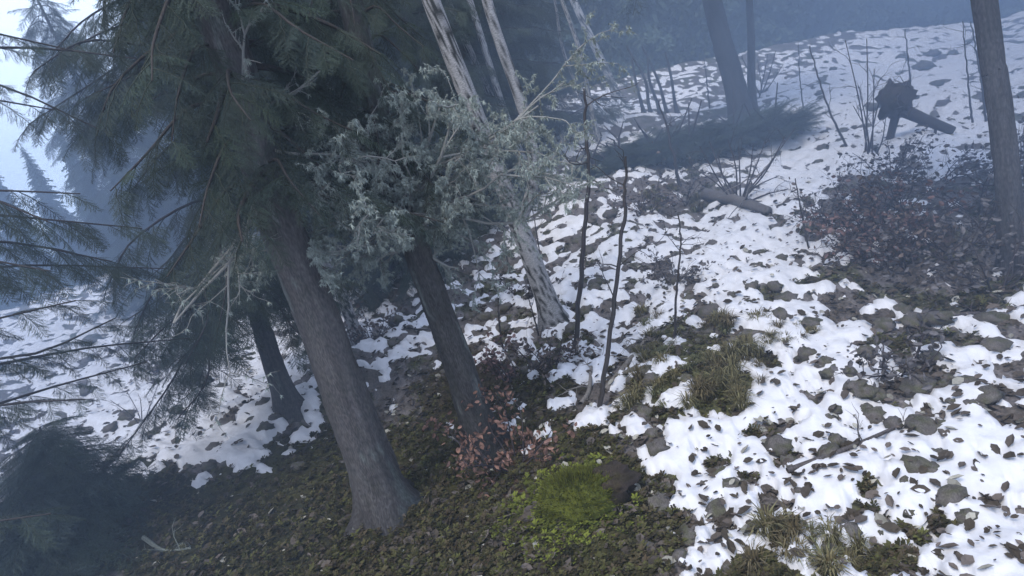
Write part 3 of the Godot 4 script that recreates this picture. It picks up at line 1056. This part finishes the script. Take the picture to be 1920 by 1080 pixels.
	var bl := [
		[1600, 430, 0.5, "brown leafy bush at the left end of the dark thicket", 0], [1660, 400, 0.5, "dark leafy bush below the upturned root", 1], [1730, 420, 0.55, "reddish brown bush in the middle of the dark thicket", 2],
		[1790, 470, 0.55, "low brown bush in front of the dark thicket", 0], [1830, 400, 0.6, "dark bush beside the trunk by the right border", 1], [1880, 470, 0.65, "dark bush at the foot of the trunk by the right border", 1],
		[1690, 490, 0.45, "low reddish bush at the lower edge of the dark thicket", 2], [1900, 350, 0.6, "grey brown bush behind the trunk by the right border", 1], [1760, 340, 0.45, "grey brown bush right of the upturned root", 1],
		[1560, 420, 0.42, "grey brown bush standing apart left of the dark thicket", 1], [1720, 510, 0.45, "low grey bush at the bottom of the dark thicket", 1], [1670, 330, 0.45, "dark bush growing round the upturned root", 1], [1640, 440, 0.5, "red brown bush near the left end of the dark thicket", 2],
		[1620, 480, 0.35, "small brown bush at the lower left of the dark thicket", 0], [1860, 540, 0.5, "broad dark bush below the trunk by the right border", 1],
		[1215, 400, 0.45, "brown leafy clump left of the fallen log", 0], [1280, 385, 0.4, "brown leafy clump behind the fallen log", 1], [980, 560, 0.3, "dark leafy clump at the forked birch foot", 1],
		[700, 640, 0.32, "brown leafy clump right of the thickest trunk", 0], [960, 720, 0.36, "brown leafy clump right of the lichen tree trunk", 2], [1030, 700, 0.3, "brown leafy clump left of the tall thin sapling", 0], [300, 700, 0.35, "brown leafy clump above the small bare twigs", 0], [965, 875, 0.42, "rust red leafy plant beside the bright green moss rock", 3],
		[1260, 530, 0.3, "dark leafy clump left of the thin sapling above the tussocks", 1], [1690, 700, 0.26, "grey leafy clump in the snow on the lower right", 1],
	]
	var tones := [Color(0.12, 0.095, 0.085), Color(0.1, 0.095, 0.1), Color(0.14, 0.09, 0.085), Color(0.19, 0.11, 0.085)]
	for q in bl:
		var f := gp(q[0], q[1])
		var t := thing("leafy_bush", q[3], "bush", f, "brown leafy bushes")
		var s: float = q[2]
		var xf := []
		var cols := []
		for j in 7:
			var sh := Shape.new()
			var none := Shape.new()
			var a := rng.randf() * TAU
			var d := Vector3(cos(a) * 0.8, rng.randf_range(0.6, 1.2), sin(a) * 0.8)
			dead_twig(sh, none, Vector3(cos(a) * 0.05, -0.03, sin(a) * 0.05), d, s * rng.randf_range(0.9, 1.3), 0.008, 2, tw, 0.0)
			part("stem", sh, M.twig, t)
			for k in range(0, sh.v.size(), 4 if q[4] == 3 else 7):
				if rng.randf() < 0.75:
					var z := rng.randf_range(0.025, 0.065)
					xf.append(Transform3D(Basis.from_euler(jitter(3.0)).scaled(Vector3.ONE * z), sh.v[k] + jitter(0.05)))
					cols.append(tones[q[4]] * rng.randf_range(0.55, 1.6))
		copies("leaves", leaf, xf, cols, t)

func build_small() -> void:
	# upturned root and its log on the right slope
	var f := gp(1690, 262)
	var t := thing("fallen_tree", "fallen dark log with a round upturned root on the right slope", "log", f)
	var sh := Shape.new()
	var a := above(f, 1682, 205) - f
	tube(sh, spline([a + Vector3(0, 0.02, 0), above(f, 1735, 225) - f, above(f, 1788, 246) - f], 16), taper(17, 0.09, 0.06), 10, Color(0.075, 0.07, 0.072), 0.2, 2.0)
	part("log", sh, M.bark, t)
	sh = stone_shape(2.6, 0.95, 16, 24, 0.7)
	var hub := above(f, 1680, 190) - f
	for k in sh.v.size():
		var o := sh.v[k]
		sh.v[k] = o * Vector3(0.46, 0.5, 0.3) * (1.0 + 0.4 * n_grain.get_noise_3dv(o * 0.9)) + hub
		sh.c[k] = sh.c[k] * Color(0.5, 0.45, 0.42)
	var rp := part("root_ball", sh, M.bark, t)
	var rs := Shape.new()
	var no := Shape.new()
	for k in 26:
		dead_twig(rs, no, hub + jitter(0.16), jitter(1.0) - Vector3(0, 0.3, 0), rng.randf_range(0.12, 0.26), 0.01, 1, Color(0.075, 0.066, 0.06), 0.0)
	part("roots", rs, M.twig, rp)
	sh = Shape.new()
	tube(sh, spline([Vector3(0, -0.1, 0) + above(f, 1655, 288) - f, above(f, 1672, 245) - f, a], 8), taper(9, 0.05, 0.06), 9, Color(0.07, 0.065, 0.066), 0.2, 5.0)
	part("prop_stem", sh, M.bark, t)
	sh = Shape.new()
	tube(sh, [above(f, 1755, 235) - f, above(f, 1752, 262) - f], [0.025, 0.012], 6, Color(0.07, 0.065, 0.066))
	part("snag", sh, M.twig, t)
	# logs and branches lying on the ground
	var logs := [
		[[1325, 372], [1385, 388], [1442, 404], 0.09, "grey fallen log lying in snow at the foot of the bare fan shrub", Color(0.16, 0.15, 0.15)],
		[[1135, 735], [1175, 690], [1212, 640], 0.028, "pale fallen branch lying left of the olive tussocks", Color(0.22, 0.2, 0.18)],
		[[1090, 760], [1105, 735], [1112, 700], 0.022, "short pale stick at the foot of the tall thin sapling", Color(0.24, 0.22, 0.2)],
		[[1150, 715], [1200, 690], [1245, 668], 0.02, "thin branch lying across the olive tussocks", Color(0.18, 0.16, 0.13)],
		[[712, 603], [760, 615], [815, 628], 0.012, "thin dark branch lying on snow left of the lichen tree trunk", Color(0.06, 0.055, 0.055)],
		[[1230, 330], [1180, 318], [1110, 322], 0.012, "thin curved branch on snow under the juniper bushes", Color(0.07, 0.065, 0.065)],
		[[1480, 900], [1600, 855], [1680, 820], 0.016, "long thin stick half sunk in snow on the lower right", Color(0.1, 0.09, 0.09)],
		[[270, 1010], [310, 1035], [360, 1030], 0.017, "pale mossy branch lying at the bottom left", Color(0.17, 0.19, 0.17)],
		[[20, 830], [45, 870], [55, 920], 0.03, "grey branch stub beside the small bushy spruce", Color(0.2, 0.2, 0.22)],
		[[1760, 610], [1820, 590], [1880, 585], 0.014, "dark stick on open snow near the right border", Color(0.1, 0.09, 0.1)],
	]
	for q in logs:
		var c := gp(q[1][0], q[1][1])
		var r: float = q[3]
		var p0 := gp(q[0][0], q[0][1])
		var p1 := gp(q[2][0], q[2][1])
		var ctrl := []
		for p in [p0, c, p1]:
			ctrl.append(p + Vector3(0, maxf(snow_depth(p.x, p.z), 0.0) + r * 0.6, 0) - c)
		t = thing("fallen_branch", q[4], "branch", c)
		sh = Shape.new()
		tube(sh, spline(ctrl, 14), taper(15, r, r * 0.6), 9, q[5], 0.2, c.x, 0)
		part("bole", sh, M.bark, t)
		for k in 3:
			var tg := Shape.new()
			dead_twig(tg, no, (ctrl[1] as Vector3).lerp(ctrl[2], rng.randf()), Vector3(0, 0.5, 0) + jitter(0.8), r * 10.0, r * 0.25, 1, q[5], 0.0)
			part("twig", tg, M.twig, t)
	# rock with bright moss
	f = gp(1095, 925)
	t = thing("mossy_rock", "dark rock with a bright yellow green moss cap, bottom centre", "rock", f)
	sh = stone_shape(4.4, 0.8, 18, 26)
	for k in sh.v.size():
		sh.v[k] = sh.v[k] * Vector3(0.3, 0.24, 0.3) + Vector3(0.16, 0.0, 0.0)
		sh.c[k] = sh.c[k] * Color(0.45, 0.38, 0.33)
	part("rock", sh, M.stone, t)
	var ms := stone_shape(7.1, 0.8, 26, 36, 0.35)
	for k in ms.v.size():
		var o := ms.v[k]
		ms.v[k] = o * Vector3(0.46, 0.34, 0.42) * (1.0 + 0.22 * n_grain.get_noise_3dv(o * 1.6)) + Vector3(-0.05, 0.0, 0.03)
		ms.c[k] = Color(1, 1, 1) * (0.7 + 0.7 * n_grain.get_noise_3dv(o * 3.0))
	var base_count := ms.v.size()
	for k in 15000:
		var at := rng.randi() % base_count
		var p := ms.v[at] + jitter(0.022)
		var o := ms.n[at]
		if o.y < -0.1:
			continue
		var w := o.cross(jitter(1.0)).normalized() * 0.0035
		ms.tri(p - w - o * 0.012, p + w - o * 0.012, p + o * rng.randf_range(0.004, 0.02) + jitter(0.011), Color(1, rng.randf_range(0.85, 1.05), 1) * rng.randf_range(0.35, 1.5))
	part("moss", ms, M.moss, t)
	# grass tussocks
	var shapes := []
	for k in 4:
		shapes.append(tussock_shape(120, 0.15 + 0.035 * k, [Color(0.75, 0.8, 0.8), Color(0.9, 0.8, 0.8), Color(0.65, 0.55, 0.6), Color(0.8, 0.75, 0.75)][k]).mesh(M.grass))
	var spots := []
	for k in 64:
		spots.append([rng.randf_range(1160, 1430), rng.randf_range(590, 770), "olive dry grass tussock in the grassy hummock below the thin sapling"])
	for k in 16:
		spots.append([rng.randf_range(1400, 1620), rng.randf_range(985, 1075), "olive grass tussock at the bottom border right of the moss rock"])
	for k in 14:
		spots.append([rng.randf_range(1200, 1330), rng.randf_range(350, 400), "brown grass tussock around the foot of the dark sapling by the log"])
	for k in 12:
		spots.append([rng.randf_range(1440, 1540), rng.randf_range(600, 660), "small grass tuft poking through the open snow right of the hummock"])
	for q in spots:
		var p := gp(q[0], q[1])
		var o := MeshInstance3D.new()
		o.name = numbered("grass_tussock")
		o.mesh = shapes[rng.randi() % 4]
		add_child(o)
		o.position = p + Vector3(0, -0.01, 0)
		o.rotation.y = rng.randf() * TAU
		o.scale = Vector3.ONE * (rng.randf_range(0.35, 0.75) if q[2][0] != "s" else 0.45)
		o.set_meta("label", q[2])
		o.set_meta("category", "grass")
		o.set_meta("group", "tussocks: " + q[2])
	# uncountable litter and low growth
	var leaf := leaf_shape().mesh(M.leaf)
	var xf := []
	var cols := []
	for k in 52000:
		var ang := deg_to_rad(rng.randf_range(-56.0, 56.0))
		var d := 1.9 * pow(8.0, rng.randf())
		var x := d * sin(ang)
		var z := -d * cos(ang)
		var dep := snow_depth(x, z)
		if dep > 0.0 and rng.randf() > 0.17:
			continue
		var green := soil_color(x, z)
		if green.b < 0.62 * green.r and rng.randf() < 0.6:
			continue
		var s := 0.022 + 0.07 * pow(rng.randf(), 2.0)
		var b := Basis.from_euler(Vector3(rng.randf_range(-0.6, 0.6), rng.randf() * TAU, rng.randf_range(-0.6, 0.6))).scaled(Vector3.ONE * s)
		xf.append(Transform3D(b, on_ground(x, z) + Vector3(0, maxf(dep, 0.0) + 0.012, 0)))
		var g := rng.randf()
		var c := Color(0.055, 0.045, 0.034).lerp(Color(0.13, 0.11, 0.1), pow(rng.randf(), 1.6))
		if g > 0.93:
			c = Color(0.33, 0.32, 0.28)
		cols.append(c * rng.randf_range(0.6, 1.2))
	var li := copies("leaf_litter", leaf, xf, cols, self)
	li.set_meta("kind", "stuff")
	li.set_meta("label", "dead brown leaves scattered over bare ground and snow")
	li.set_meta("category", "leaf litter")
	var mg := gp(1060, 930)
	var moss_at := Vector2(mg.x, mg.z)
	var sp := sprig_shape().mesh(M.leaf)
	xf = []
	cols = []
	for k in 90000:
		var ang := deg_to_rad(rng.randf_range(-56.0, 56.0))
		var d := 1.9 * pow(6.0, rng.randf())
		var x := d * sin(ang)
		var z := -d * cos(ang)
		if snow_depth(x, z) > -0.012:
			continue
		var sc := soil_color(x, z)
		if sc.b > 0.7 * sc.r:
			continue
		var s := 0.02 + 0.07 * pow(rng.randf(), 2.0)
		xf.append(Transform3D(Basis(Vector3.UP, rng.randf() * TAU).scaled(Vector3.ONE * s), on_ground(x, z)))
		if moss_at.distance_to(Vector2(x, z)) < 0.42 * rng.randf_range(0.5, 1.2):
			cols.append(Color(0.13, 0.15, 0.025) * rng.randf_range(0.4, 1.2))
			continue
		cols.append(Color(0.05, 0.052, 0.016).lerp(Color(0.042, 0.031, 0.02), rng.randf()) * rng.randf_range(0.35, 1.9))
	var gcv := copies("ground_cover", sp, xf, cols, self)
	gcv.set_meta("kind", "stuff")
	gcv.set_meta("label", "low dark green herbs and moss covering the bare ground")
	gcv.set_meta("category", "ground cover")
